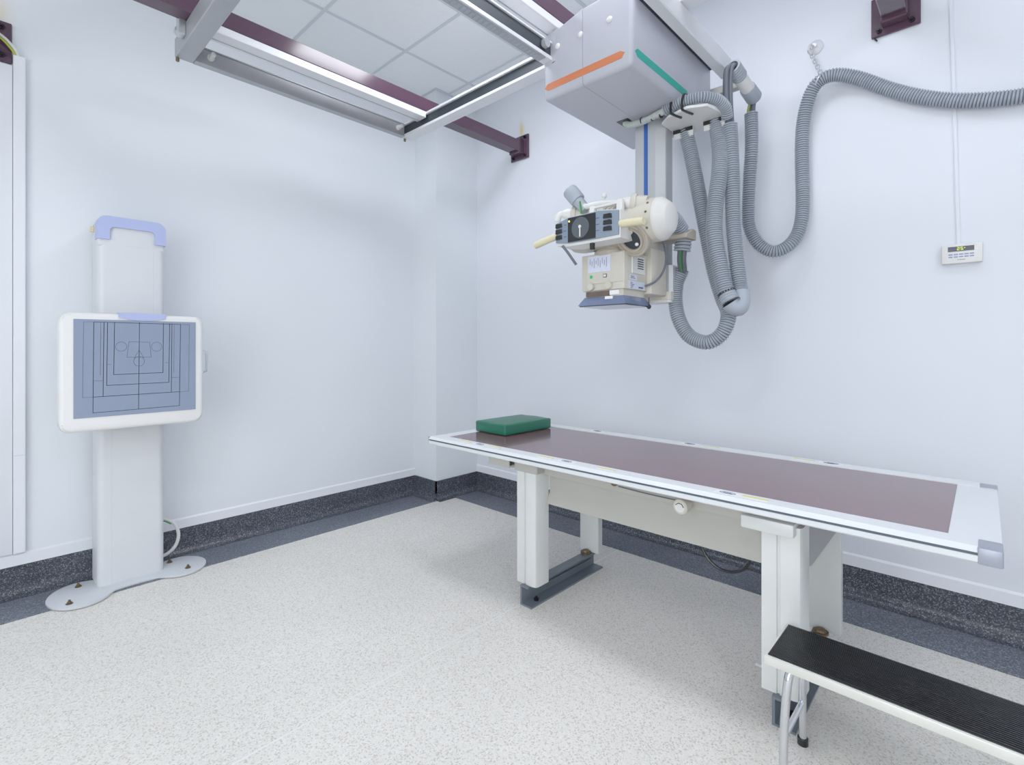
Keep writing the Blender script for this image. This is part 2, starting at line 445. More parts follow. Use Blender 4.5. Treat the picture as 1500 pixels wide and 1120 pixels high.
b = BM(); lathe(b, (2.735, 1.0, 2.5), (0, 1, 0), [(0, .003), (.0, .003), (.02, .003)], 6); b.free()

# ------------------------------------------------------------------ X-ray tube hanger
T = thing('tube_hanger', 'ceiling mounted x-ray tube on a telescopic column under a white striped box', 'x-ray machine', (2.2, 1.25, 2.60))
BU0, BU1, BV0, BV1, BZ = 1.79, 2.59, 1.025, 1.48, 2.326
b = BM()
prism(b, [(BV0, BZ), (1.2642, BZ), (1.2642, 2.665), (BV0, 2.665)], 'x', BU0, BU1, 0.018, 3, lambda c: c.y > 1.26)
cov = obj('cover', b, M['cover'], T)
b = BM()
prism(b, [(1.2658, BZ), (BV1, BZ), (BV1, 2.492), (1.425, 2.492), (1.425, 2.63), (1.2658, 2.665)], 'x', BU0, BU1, 0.014, 3, lambda c: c.y < 1.27)
cov2 = obj('cover', b, M['cover'], T)
b = BM(); prism(b, [(1.40, 2.49), (1.434, 2.492), (1.434, 2.59), (BV1, 2.59), (BV1, 2.618), (1.40, 2.636)], 'x', BU0 + 0.0008, BU0 + 0.02)
prism(b, [(1.4345, 2.47), (BV1 - .001, 2.47), (BV1 - .001, 2.592), (1.4345, 2.592)], 'x', BU0 + 0.001, BU0 + 0.012)
obj('cover_edge', b, M['cover'], cov2)
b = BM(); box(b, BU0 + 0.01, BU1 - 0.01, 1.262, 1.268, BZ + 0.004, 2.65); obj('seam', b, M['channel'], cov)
b = BM(); prism(b, [(1.476, 2.383), (1.458, 2.399), (1.078, 2.399), (1.058, 2.386), (1.072, 2.367), (1.458, 2.367)], 'x', BU0 - 0.0012, BU0 + 0.002)
obj('stripe', b, M['orange'], cov, 'orange stripe')
b = BM(); prism(b, [(1.812, 2.389), (1.832, 2.405), (2.295, 2.405), (2.315, 2.389), (2.295, 2.371), (1.832, 2.371)], 'y', BV0 - 0.0012, BV0 + 0.002)
obj('stripe', b, M['teal'], cov, 'teal stripe')
for v in (1.13, 1.278, 1.402):
    b = BM(); ball(b, (BU0, v, 2.55), 0.0135, 14, (0.55, 1, 1)); obj('screw_cap', b, M['white'], cov2 if v > 1.27 else cov)
obj('gap_shade_strip', box(BM(), BU0 + .02, BU1 - .02, .995, BV0 + .004, 2.610, 2.617), M['channel'], T)  # added dark strip standing in for the shaded gap between cover and rail
obj('cable_slot', box(BM(), 2.20, 2.275, 1.285, 1.35, BZ - 0.001, BZ + 0.003), M['black'], cov2)
# column: chamfered outer profile and narrower inner one
def octa(x0, x1, y0, y1, c):
    return [(x0 + c, y0), (x1 - c * .6, y0), (x1, y0 + c * .6), (x1, y1 - c * .6), (x1 - c * .6, y1), (x0 + c * .3, y1), (x0, y1 - c * .3), (x0, y0 + c)]
b = BM(); prism(b, octa(2.295, 2.425, 1.150, 1.302, 0.036), 'z', 1.592, BZ + 0.004)
col = obj('column', b, M['colmetal'], T)
obj('column_stripe', box(BM(), 2.2935, 2.296, 1.226, 1.247, 1.594, BZ - 0.002), M['blue'], col, 'blue stripe')
b = BM()
for k in range(6):
    x = 2.345 + k * 0.011; box(b, x, x + 0.0035, 1.1485, 1.151, 1.594, BZ - 0.002)
obj('column_rib', b, M['steel'], col)
b = BM(); prism(b, octa(2.28, 2.44, 1.135, 1.317, 0.036), 'z', BZ - 0.006, BZ + 0.002); obj('column_collar', b, M['cover'], col)
b = BM(); prism(b, octa(2.312, 2.402, 1.108, 1.262, 0.014), 'z', 1.462, 1.594); inn = obj('inner_column', b, M['colmetal'], T)
b = BM(); prism(b, octa(2.29, 2.404, 1.106, 1.275, 0.012), 'z', 1.425, 1.462); obj('end_block', b, M['beige'], inn)
b = BM(); prism(b, octa(2.30, 2.40, 1.112, 1.266, 0.012), 'z', 1.412, 1.425); obj('bottom_plate', b, M['white'], inn)
# support arm from column to tube
b = BM(); box(b, 2.06, 2.30, 1.16, 1.30, 1.655, 1.745, 0.01, 2); box(b, 2.14, 2.294, 1.125, 1.20, 1.44, 1.655, 0.006, 2)
obj('support_arm', b, M['beige'], T)
b = BM(); prism(b, [(2.24, 1.700), (2.345, 1.700), (2.345, 1.748), (2.31, 1.752), (2.24, 1.716)], 'y', 1.0, 1.148, 0.003, 1)
obj('cable_arm', b, M['beige_d'], T)
# tube drum, axis along the table
AX, AZ = 1.985, 1.738
b = BM(); lathe(b, (AX, 1.452, AZ), (0, -1, 0), [(0, .05), (.0, .08), (.010, .088), (.03, .093), (.05, .096), (.277, .096), (.292, .097), (.317, .097), (.317, .0935), (.450, .0935)], 48)
tu = obj('tube_housing', b, M['beige'], T)
b = BM(); lathe(b, (AX, 1.002, AZ), (0, -1, 0), [(0, .0915), (.014, .0905), (.020, .087), (.048, .064), (.052, .058), (.0525, .02), (.0526, .0)], 48)
obj('end_cap', b, M['cap_w'], tu, 'white end cap')
for z, x in ((1.795, 1.911), (1.69, 1.905), (1.755, 1.893)):
    b = BM(); ball(b, (x, 1.022, z), 0.0055, 10); obj('screw', b, M['brass'], tu)
def socket(p, q=1.0):
    p = Vector(p); ax = Vector((-.36, .90, .12)).normalized()
    b = BM(); lathe(b, p - ax * .06 * q, ax, [(0, .030), (.002, .034 * q), (.045, .034 * q), (.045, .041 * q), (.060, .042 * q), (.066, .039 * q), (.066, .028 * q), (.07, .028 * q)], 28)
    so = obj('cable_socket', b, M['beige'], tu)
    b = BM(); lathe(b, p + ax * .004, ax, [(0, .026 * q), (.02, .027 * q), (.036, .024), (.05, .017), (.056, .014)], 24)
    obj('socket_plug', b, M['white'], so)
socket((1.93, 1.10, 1.812)); socket((1.915, 1.40, 1.815), .95)
b = BM(); tube(b, [(1.91, 1.148, 1.819), (1.893, 1.20, 1.826), (1.882, 1.26, 1.828), (1.878, 1.30, 1.826), (1.876, 1.335, 1.835)], 0.0125, 12)
obj('tube_cable', b, M['cable_w'], tu)
b = BM(); tube(b, [(1.893, 1.452, 1.822), (1.885, 1.470, 1.815), (1.885, 1.478, 1.79)], 0.016, 12); obj('tube_cable', b, M['white'], tu)
b = BM(); lathe(b, (1.885, 1.335, 1.838), (-0.15, 0.60, 0.78), [(-.03, .024), (.03, .026), (.03, .034), (.036, .036), (.092, .036), (.1, .033), (.1, .001)], 24)
obj('conduit_cap', b, M['hose'], tu)
b = BM(); tube(b, [(1.86, 1.322, 1.795), (1.858, 1.325, 1.83), (1.862, 1.33, 1.85)], 0.0042, 8); obj('earth_wire', b, M['green_w'], tu, 'green wire')
b = BM(); cyl(b, (1.895, 1.223, 1.80), (1.895, 1.223, 1.858), 0.0035, 8); ball(b, (1.895, 1.223, 1.862), 0.0115, 14); obj('indicator_stem', b, M['cable_w'], tu)
# swivel rings under the drum
b = BM()
lathe(b, (AX + .03, 1.25, 1.61), (0, 0, 1), [(0, .085), (.018, .088), (.018, .080), (.03, .080), (.03, .092), (.045, .092), (.06, .084), (.09, .08)], 40)
obj('swivel_ring', b, M['beige_d'], tu)
b = BM()
for k, (r, m0) in enumerate(((.0985, 0), (.0985, 0), (.0995, 0))):
    y = 1.175 + k * 0.028
    lathe(b, (AX, y, AZ), (0, 1, 0), [(0, r - .004), (0.002, r), (.014, r), (.016, r - .004)], 48)
obj('drum_band', b, M['beige_d'], tu)
ax = Vector((-.80, .10, -.52)).normalized(); c0 = Vector((1.955, 1.105, 1.672))
b = BM(); lathe(b, c0, ax, [(0, .080), (.03, .080), (.034, .076), (.034, .068), (.028, .066), (.028, .056), (.036, .054), (.036, .046), (.026, .044), (.026, 0)], 40); sw = obj('trunnion', b, M['beige_d'], tu)
b = BM(); lathe(b, c0 + ax * .0265, ax, [(0, .043), (.004, .043), (.004, 0)], 30); obj('trunnion_core', b, M['channel'], sw)
b = BM(); ball(b, (1.925, 1.08, 1.632), 0.008, 12); obj('lock_button', b, M['white'], sw)
# control panel in front of the tube
cp_poly = [(1.470, 1.684), (1.385, 1.669), (1.225, 1.669), (1.140, 1.676), (1.140, 1.777), (1.225, 1.785), (1.385, 1.782), (1.470, 1.772)]
def wingx(v, z0=1.85):
    if v > 1.385: return z0 + (v - 1.385) * 0.22
    if v < 1.225: return z0 + (1.225 - v) * 0.22
    return z0
def panel_slab(b, poly, x_off, thick):
    fr = [b.verts.new((wingx(p[0]) + x_off, p[0], p[1])) for p in poly]
    bk = [b.verts.new((wingx(p[0]) + x_off + thick, p[0], p[1])) for p in poly]
    n = len(poly); fs = []
    L = [(0, 1, 6, 7), (1, 2, 5, 6), (2, 3, 4, 5)] if n == 8 else [tuple(range(n))]
    for q in L:
        fs.append(b.faces.new([fr[i] for i in q])); fs.append(b.faces.new([bk[i] for i in q][::-1]))
    for i in range(n): fs.append(b.faces.new((fr[i], bk[i], bk[(i + 1) % n], fr[(i + 1) % n])))
    bmesh.ops.recalc_face_normals(b, faces=fs)
b = BM(); panel_slab(b, [(y + (0.004 if y > 1.3 else -0.004), z + (0.004 if z > 1.73 else -0.012)) for y, z in cp_poly], 0.008, 0.105)
cp = obj('control_panel', b, M['white'], T); cp.location = (-.045, -.032, -.012)
b = BM(); panel_slab(b, cp_poly, 0.0, 0.0085); obj('face_plate', b, M['panel_grey'], cp)
b = BM(); box(b, 1.8475, 1.852, 1.240, 1.386, 1.672, 1.780); obj('screen', b, M['black'], cp)
b = BM(); lathe(b, (1.849, 1.318, 1.728), (-1, 0, 0), [(0, .046), (.0035, .046), (.004, .044), (.004, .0)], 40); obj('dial', b, M['dial'], cp)
b = BM(); box(b, 1.842, 1.8455, 1.3155, 1.3205, 1.688, 1.732); lathe(b, (1.8455, 1.318, 1.732), (-1, 0, 0), [(0, .007), (.004, .007), (.004, .0)], 16); obj('pointer', b, M['white'], cp)
b = BM(); lathe(b, (1.848, 1.378, 1.7645), (-1, 0, 0), [(0, .004), (.003, .004), (.003, .0)], 12); obj('lamp', b, M['led_y'], cp)
for v in (1.445, 1.186):
    for k in range(3):
        z = 1.704 + k * 0.0265
        x = wingx(v)
        b = BM()
        prism(b, [(v - .019, z - .0088), (v + .019, z - .0088), (v + .017, z + .0098), (v - .017, z + .0098)], 'x', x - 0.009, x + 0.006, 0.0015, 1)
        obj('button', b, M['black'], cp)
for v in (1.404, 1.232):
    for k in range(3):
        b = BM(); box(b, wingx(v) - 0.0012, wingx(v) + 0.004, v - 0.009, v + 0.009, 1.700 + k * .0265, 1.703 + k * .0265); obj('button_legend', b, M['ink'], cp)
b = BM(); tube(b, [(1.885, 1.465, 1.722), (1.885, 1.54, 1.708), (1.885, 1.607, 1.694)], 0.0165, 14); obj('handle', b, M['cream'], cp)
b = BM(); tube(b, [(1.885, 1.142, 1.722), (1.885, 1.09, 1.719), (1.885, 1.032, 1.716)], 0.0165, 14); obj('handle', b, M['cream'], cp)
b = BM(); box(b, 1.905, 1.93, 1.145, 1.175, 1.78, 1.835, 0.006, 2); box(b, 1.905, 1.93, 1.285, 1.312, 1.78, 1.83, 0.006, 2)
box(b, 1.908, 1.925, 1.165, 1.305, 1.818, 1.826); obj('mount_bracket', b, M['white'], cp)
b = BM(); box(b, 1.86, 1.88, 1.262, 1.279, 1.628, 1.662, 0.002, 1); obj('latch', b, M['black'], cp)
b = BM(); tube(b, [(1.86, 1.425, 1.664), (1.868, 1.40, 1.63), (1.90, 1.378, 1.578)], 0.0065, 8); obj('link_rod', b, M['hose_dk'], cp)
# collimator
CX0, CX1, CY0, CY1 = 1.938, 2.145, 1.148, 1.374
b = BM(); box(b, CX0, CX1, CY0, CY1, 1.452, 1.618, 0.004, 2); box(b, CX0 + .012, CX1 - .01, CY0 + .012, CY1 - .012, 1.422, 1.453)
cl = obj('collimator', b, M['beige'], T)
b = BM(); box(b, CX0 - .004, CX0 + .004, CY0 + .005, CY1 - .03, 1.482, 1.614, 0.002, 1); obj('front_cover', b, M['beige'], cl)
b = BM(); box(b, CX0 - .0055, CX0, 1.215, 1.335, 1.535, 1.608); obj('scale_plate', b, M['label'], cl)
b = BM()
for k in range(9): box(b, CX0 - .0062, CX0 - .005, 1.235 + k * .011, 1.237 + k * .011, 1.555 + (k % 3) * .008, 1.598 - (k % 2) * .01)
obj('scale_marking', b, M['line_t'], cl)
b = BM(); lathe(b, (CX0 - .003, 1.318, 1.515), (-1, 0, 0), [(0, .0075), (.004, .0075), (.007, .004), (.007, 0)], 16); obj('lamp', b, M['led'], cl, 'green lamp')
b = BM(); box(b, CX0 - .006, CX0 - .003, 1.235, 1.254, 1.507, 1.524, 0.001, 1); obj('switch_surround', b, M['black'], cl)
b = BM(); box(b, CX0 - .008, CX0 - .005, 1.238, 1.251, 1.51, 1.521, 0.001, 1); obj('switch', b, M['white'], cl)
for v in (1.318, 1.222):
    b = BM(); lathe(b, (CX0 + .004, v, 1.470), (-1, 0, 0), [(0, .015), (.006, .015), (.010, .0175), (.020, .017), (.022, .015), (.022, 0)], 24); obj('knob', b, M['beige'], cl)
b = BM(); box(b, CX0 + .003, CX0 + .02, 1.228, 1.352, 1.425, 1.448); obj('brown_strip', b, M['brown'], cl, 'brown strip')
b = BM(); box(b, CX0 + .004, CX0 + .018, 1.178, 1.226, 1.428, 1.448); obj('pale_strip', b, M['label_w'], cl)
b = BM(); box(b, 2.00, 2.115, CY0 - .005, CY0 + .004, 1.525, 1.605, 0.002, 1); obj('vent_plate', b, M['white'], cl)
b = BM()
for k in range(5): box(b, 2.045, 2.098, CY0 - .0062, CY0 - .004, 1.548 + k * .0105, 1.5525 + k * .0105)
obj('vent_slot', b, M['black'], cl)
b = BM(); box(b, 1.985, 2.045, CY0 - .0015, CY0 + .002, 1.495, 1.518); box(b, 1.975, 2.118, CY0 - .0012, CY0 + .002, 1.455, 1.490); obj('label_plate', b, M['label'], cl)
for k in range(4):
    b = BM(); box(b, 1.99, 2.005 + .008 * (k % 3), CY0 - .002, CY0, 1.458 + k * .0075, 1.461 + k * .0075); obj('label_print', b, M['ink'], cl)
for x0, x1, z0, z1 in ((2.06, 2.10, 1.461, 1.468), (1.99, 2.03, 1.502, 1.505), (1.99, 2.02, 1.509, 1.512)):
    b = BM(); box(b, x0, x1, CY0 - .0022, CY0, z0, z1); obj('label_print', b, M['ink'], cl)
b = BM()
vv = []
for z, i in ((1.423, 0.010), (1.408, 0.0), (1.384, -0.014)):
    vv.append([b.verts.new(p) for p in ((CX0 + i, CY0 + i, z), (CX1 - i, CY0 + i, z), (CX1 - i, CY1 - i, z), (CX0 + i, CY1 - i, z))])
for a in range(2):
    for k in range(4): b.faces.new((vv[a][k], vv[a][(k + 1) % 4], vv[a + 1][(k + 1) % 4], vv[a + 1][k]))
b.faces.new(vv[0]); b.faces.new(vv[2][::-1]); bmesh.ops.recalc_face_normals(b, faces=b.faces[:])
obj('lens_frame', b, M['lens'], cl)
b = BM(); box(b, CX0 - .008, CX1 + .008, CY0 - .008, CY1 + .008, 1.3795, 1.3842); obj('lens_rim', b, M['lens_d'], cl)
b = BM(); box(b, CX0 + .0, CX0 + .006, CY0 + .06, CY0 + .10, 1.41, 1.4225); obj('lens_clip', b, M['label_w'], cl)
b = BM(); cyl(b, (2.135, 1.135, 1.425), (2.135, 1.135, 1.385), 0.003, 8); ball(b, (2.135, 1.135, 1.380), 0.0105, 14); obj('tape_pull', b, M['black'], cl)
b = BM(); tube(b, [(2.20, 1.105, 1.708), (2.205, 1.09, 1.66), (2.205, 1.085, 1.60), (2.19, 1.092, 1.545), (2.15, 1.11, 1.498), (2.11, 1.14, 1.475)], 0.0052, 8)
obj('power_cable', b, M['hose_dk'], T)
# sheet metal hose plate beside the column
b = BM(); prism(b, [(2.285, 1.148), (2.235, 1.09), (2.205, .985), (2.245, .905), (2.385, .88), (2.495, .935), (2.475, 1.148)], 'z', 2.277, 2.29, 0.002, 1)
hp = obj('hose_plate', b, M['white'], T)
for y in (1.088, 0.935):
    b = BM(); box(b, 2.395, 2.402, y - .05, y + .05, 2.232, 2.28, 0.002, 1); obj('hose_clamp', b, M['white'], hp)
    b = BM(); box(b, 2.388, 2.395, y - .05, y + .05, 2.258, 2.276, 0.001, 1); obj('clamp_strap', b, M['black'], hp)
b = BM(); tube(b, [(2.24, 1.322, 2.325), (2.235, 1.29, 2.303), (2.228, 1.20, 2.298), (2.222, 1.10, 2.310)], 0.016, 12); obj('wrapped_cable', b, M['tape'], hp)
for y in (1.225, 1.17, 1.125):
    b = BM(); lathe(b, (2.228, y, 2.3005), (0, -1, 0), [(0, .0172), (.006, .0172)], 14); obj('cable_tie', b, M['black'], hp)
b = BM(); hose(b, [(2.222, 1.10, 2.312), (2.222, 1.04, 2.322), (2.23, .98, 2.325), (2.25, .925, 2.325), (2.30, .885, 2.318), (2.355, .868, 2.295), (2.39, .872, 2.262)], 0.026, 0.0105)
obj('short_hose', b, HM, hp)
b = BM()
for y in (1.06, 1.005):
    pts = [(2.200, y, 2.278), (2.194, y - .003, 2.31), (2.205, y - .006, 2.345), (2.235, y - .007, 2.354)]
    tube(b, pts, 0.006, 6); tube(b, [(2.200, y, 2.278), (2.23, y - .01, 2.274), (2.27, y - .02, 2.274)], 0.006, 6)
obj('strap', b, M['black'], hp)
# connector below the cable arm
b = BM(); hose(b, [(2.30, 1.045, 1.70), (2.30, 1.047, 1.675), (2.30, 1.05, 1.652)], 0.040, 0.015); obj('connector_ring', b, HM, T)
b = BM()
tube(b, [(2.30, 1.06, 1.66), (2.32, 1.072, 1.61), (2.36, 1.082, 1.56)], 0.012, 8); tube(b, [(2.30, 1.038, 1.66), (2.32, 1.05, 1.61), (2.36, 1.064, 1.56)], 0.012, 8)
obj('core_cable', b, M['hose_dk'], T)
b = BM(); tube(b, [(2.285, 1.046, 1.66), (2.30, 1.058, 1.61), (2.34, 1.068, 1.56)], 0.004, 6); obj('earth_wire', b, M['green_w'], T, 'green wire')
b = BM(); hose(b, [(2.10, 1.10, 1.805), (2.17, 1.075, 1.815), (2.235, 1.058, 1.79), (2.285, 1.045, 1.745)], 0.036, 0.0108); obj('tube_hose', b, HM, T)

# ------------------------------------------------------------------ corrugated hoses
HA = [(2.42, 1.088, 2.277), (2.42, 1.056, 2.134), (2.42, 1.018, 1.94), (2.42, 0.985, 1.767), (2.42, 0.945, 1.564), (2.41, 0.902, 1.429), (2.39, 0.868, 1.36), (2.37, 0.866, 1.30), (2.36, 0.895, 1.245), (2.35, 0.953, 1.215), (2.35, 1.036, 1.246), (2.35, 1.089, 1.33), (2.36, 1.111, 1.423), (2.37, 1.109, 1.508), (2.38, 1.085, 1.574)]
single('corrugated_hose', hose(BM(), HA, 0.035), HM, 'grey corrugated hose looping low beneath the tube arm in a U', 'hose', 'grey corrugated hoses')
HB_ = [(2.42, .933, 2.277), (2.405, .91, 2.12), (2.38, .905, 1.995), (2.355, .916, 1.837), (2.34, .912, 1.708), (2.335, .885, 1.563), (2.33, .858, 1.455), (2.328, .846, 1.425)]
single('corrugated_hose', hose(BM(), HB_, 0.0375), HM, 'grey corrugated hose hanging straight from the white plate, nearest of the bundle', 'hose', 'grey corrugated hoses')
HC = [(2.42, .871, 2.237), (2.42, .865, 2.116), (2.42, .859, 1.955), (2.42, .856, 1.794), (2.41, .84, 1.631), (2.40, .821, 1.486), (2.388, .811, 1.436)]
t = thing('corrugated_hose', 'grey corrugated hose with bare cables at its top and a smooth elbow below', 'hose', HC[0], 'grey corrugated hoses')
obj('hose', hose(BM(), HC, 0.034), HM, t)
b = BM(); sweep(b, [(2.388, .811, 1.444), (2.375, .803, 1.405), (2.352, .804, 1.372), (2.335, .822, 1.372), (2.326, .836, 1.392)], 0.008, lambda i: 0.0375, 20)
obj('elbow', b, M['hose'], t)
b = BM(); sweep(b, [(2.330, .853, 1.440), (2.328, .842, 1.418), (2.324, .828, 1.392)], 0.0035, lambda i: [.0405, .0405, .037, .037][i % 4], 20)
obj('sleeve', b, M['hose'], t)
b = BM()
lathe(b, (2.3305, .8545, 1.4425), (-.03, -.5, -1), [(0, .0412), (.008, .0412)], 20); lathe(b, (2.325, .831, 1.398), (-.05, -.55, -1), [(0, .0405), (.006, .0405)], 20)
obj('tie', b, M['black'], t)
b = BM()
for dy, dx in ((.012, 0), (-.010, .006), (.002, -.012)):
    tube(b, [(2.425, .850 + dy * .6, 2.49), (2.392, .853 + dy, 2.497), (2.378 + dx, .862 + dy, 2.47), (2.385 + dx, .868 + dy, 2.41), (2.40 + dx, .872 + dy, 2.33), (2.42 + dx, .872 + dy, 2.23)], 0.0105, 10)
obj('cable', b, M['hose_dk'], t)
b = BM(); cyl(b, (2.423, .905, 2.345), (2.423, .868, 2.352), 0.0225, 12); b.free()
HD = [(2.65, .850, 2.36), (2.65, .848, 2.285), (2.655, .850, 2.18), (2.665, .862, 2.045), (2.68, .873, 1.91), (2.695, .874, 1.812), (2.71, .847, 1.735), (2.725, .803, 1.686), (2.74, .757, 1.673), (2.76, .709, 1.697), (2.785, .676, 1.752), (2.80, .659, 1.838), (2.81, .658, 1.951), (2.815, .662, 2.089), (2.815, .662, 2.225), (2.81, .651, 2.339), (2.80, .622, 2.435), (2.795, .582, 2.482), (2.80, .521, 2.491), (2.815, .434, 2.452), (2.83, .319, 2.366), (2.832, .211, 2.295), (2.832, .098, 2.240), (2.832, -.017, 2.205), (2.832, -.133, 2.187), (2.832, -.30, 2.19), (2.832, -.70, 2.225), (2.832, -1.20, 2.245), (2.832, -1.80, 2.25)]
t = thing('corrugated_hose', 'grey corrugated hose running along the right wall, chained to a hook', 'hose', HD[0], 'grey corrugated hoses')
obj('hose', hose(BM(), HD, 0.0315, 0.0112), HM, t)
b = BM()
for dy in (.010, -.010): tube(b, [(2.65, .850 + dy, 2.35), (2.651, .849 + dy, 2.39), (2.64, .836 + dy * .6, 2.43)], 0.010, 8)
obj('cable', b, M['hose_dk'], t)
b = BM(); tube(b, [(2.636, .858, 2.35), (2.637, .857, 2.39), (2.632, .842, 2.43)], 0.0045, 6); obj('earth_wire', b, M['yellow_w'], t, 'yellow green wire')
# conduit end fitting at the end of the bridge rail
t = thing('conduit_fitting', 'short pipe fitting with white middle at the end of the bridge rail', 'pipe fitting', (2.40, .855, 2.495))
d = Vector((2.645, .832, 2.428)) - Vector((2.40, .852, 2.497)); Ln = d.length; p0 = Vector((2.40, .852, 2.497))
b = BM(); sweep(b, [p0, p0 + d * .16, p0 + d * .32], 0.0035, lambda i: [.036, .036, .033, .033][i % 4], 20); fr = obj('threaded_collar', b, M['hose'], t)
b = BM(); lathe(b, p0 - d.normalized() * .0015, d, [(0, .0), (0, .026), (.004, .026)], 20); obj('opening', b, M['black'], t)
b = BM(); cyl(b, p0 + d * .30, p0 + d * .70, 0.031, 24); obj('sleeve', b, M['white'], t)
b = BM(); lathe(b, p0 + d * .66, d, [(0, .036), (Ln * .30, .038), (Ln * .33, .034), (Ln * .33, .0)], 24); obj('end_cap', b, M['hose'], t)

# ------------------------------------------------------------------ wall hook with chain
t = thing('wall_hook', 'small round wall hook with a short chain holding the hose', 'hook', (XR, .615, 2.683))
b = BM(); lathe(b, (XR, .615, 2.69), (-1, 0, 0), [(0, .036), (.006, .036), (.012, .028), (.02, .014), (.03, .01), (.03, 0)], 28); obj('plate', b, M['alu_white'], t)
b = BM(); tube(b, [(2.845, .617, 2.685), (2.815, .622, 2.682), (2.795, .626, 2.672), (2.79, .627, 2.654), (2.80, .625, 2.642)], 0.005, 8); obj('hook', b, M['cable_w'], t)
def chain(pa, pb, n, r=0.0085):
    b = BM(); pa = Vector(pa); pb = Vector(pb); a, c, d = frame_of(pb - pa); L = (pb - pa).length / n
    for i in range(n):
        ctr = pa + d * L * (i + .5); s = a if i % 2 == 0 else c; pts = []
        for k in range(13):
            th = 2 * PI * k / 12; pts.append(ctr + d * math.cos(th) * L * .72 + s * math.sin(th) * r)
        sweep(b, pts, 0.005, lambda i: 0.0024, 6)
    return b
obj('chain', chain((2.80, .627, 2.655), (2.79, .575, 2.515), 9), M['alu'], t)
b = BM()
for k in range(16):
    th = 2 * PI * k / 16; th2 = 2 * PI * (k + 1) / 16
    u = Vector((1, 0, 0)); w = Vector((0, -.55, .83)).normalized(); c0 = Vector((2.797, .580, 2.482))
    lk = [c0 + (u * math.cos(x) + w * math.sin(x)) * .037 for x in (th, (th + th2) / 2, th2)]
    tube(b, lk, 0.0042 if k % 2 else 0.0028, 6, 0.004)
obj('chain_loop', b, M['alu'], t)

# ------------------------------------------------------------------ thin conduit and thermostat on the right wall
b = BM()
prism(b, [(2.858, 0), (XR, 0), (XR, 1), (2.858, 1)], 'y', 0, 1); b.free()
b = BM(); va = []
for z, y in ((1.63, .079), (2.70, .104), (ZC - .004, .112)):
    va.append([b.verts.new(p) for p in ((2.862, y - .0058, z), (2.862, y + .0058, z), (XR - .0005, y + .0058, z), (XR - .0005, y - .0058, z))])
for a in range(2):
    for k in range(4): b.faces.new((va[a][k], va[a][(k + 1) % 4], va[a + 1][(k + 1) % 4], va[a + 1][k]))
b.faces.new(va[0]); b.faces.new(va[2][::-1]); bmesh.ops.recalc_face_normals(b, faces=b.faces[:])
single('wall_conduit', b, M['wall_r'], 'thin white vertical conduit on the right wall down to the thermostat', 'conduit')
t = thing('thermostat', 'small white thermostat with blue display reading 25 on the right wall', 'thermostat', (XR, .07, 1.588))
obj('case', box(BM(), 2.838, XR, .004, .134, 1.548, 1.630, 0.005, 2), M['white'], t)
b = BM(); box(b, 2.8365, 2.839, .030, .113, 1.5985, 1.619); obj('display', b, M['display'], t)
b = BM()
def seg7(y0, z0, w, h, on):
    th = .0017
    S7 = {'a': (0, w, h - th, h), 'g': (0, w, h / 2 - th / 2, h / 2 + th / 2), 'd': (0, w, 0, th), 'f': (0, th, h / 2, h), 'b': (w - th, w, h / 2, h), 'e': (0, th, 0, h / 2), 'c': (w - th, w, 0, h / 2)}
    for k in on:
        a0, a1, c0, c1 = S7[k]
        box(b, 2.8355, 2.837, y0 - a1, y0 - a0, z0 + c0, z0 + c1)     # y runs right to left seen from the room
seg7(.0835, 1.603, .0078, .0125, 'abged'); seg7(.0725, 1.603, .0078, .0125, 'afgcd'); box(b, 2.8355, 2.837, .058, .061, 1.6105, 1.6135)
obj('digits', b, M['digit'], t)
for r in range(2):
    for k in range(5):
        b = BM(); box(b, 2.836, 2.839, .0975 - k * .0168, .111 - k * .0168, 1.5835 - r * .0105, 1.5885 - r * .0105, 0.0008, 1); obj('button', b, M['button'], t)
b = BM(); box(b, 2.8365, 2.839, .058, .077, 1.5625, 1.5645); box(b, 2.8365, 2.839, .079, .082, 1.5625, 1.565); obj('print_mark', b, M['ink'], t)

# ------------------------------------------------------------------ white trunking and earth cable on the left wall
t = thing('cable_trunking', 'tall white cable trunking on the left wall at the edge of the room', 'trunking', (0.1, YL, 0.2))
b = BM(); box(b, .112, .155, YL - .026, YL - .0005, HB + 0.06, 2.583, 0.003, 1); obj('trunking_cover', b, M['wall_trim'], t)
b = BM(); box(b, .1115, .156, YL - .0265, YL - .02, .674, .677); obj('joint_line', b, M['tbar'], t)
b = BM(); box(b, -.30, .1105, YL - .018, YL - .0005, HB + 0.06, 2.530, 0.004, 2); obj('back_panel', b, M['wall_trim'], t)
t = thing('earth_cable', 'white and yellow-green cables curving over the purple plate into the trunking', 'cable', (0.1, 3.35, 2.62))
b = BM(); tube(b, [(-.04, 3.345, 2.67), (.03, 3.343, 2.664), (.08, 3.343, 2.643), (.118, 3.352, 2.605), (.132, 3.366, 2.575)], 0.007, 8); obj('white_cable', b, M['cable_w'], t)
b = BM(); tube(b, [(-.04, 3.340, 2.655), (.03, 3.338, 2.649), (.075, 3.340, 2.63), (.112, 3.352, 2.594), (.126, 3.366, 2.568)], 0.005, 8); obj('striped_cable', b, M['yellow_w'], t, 'yellow green cable')

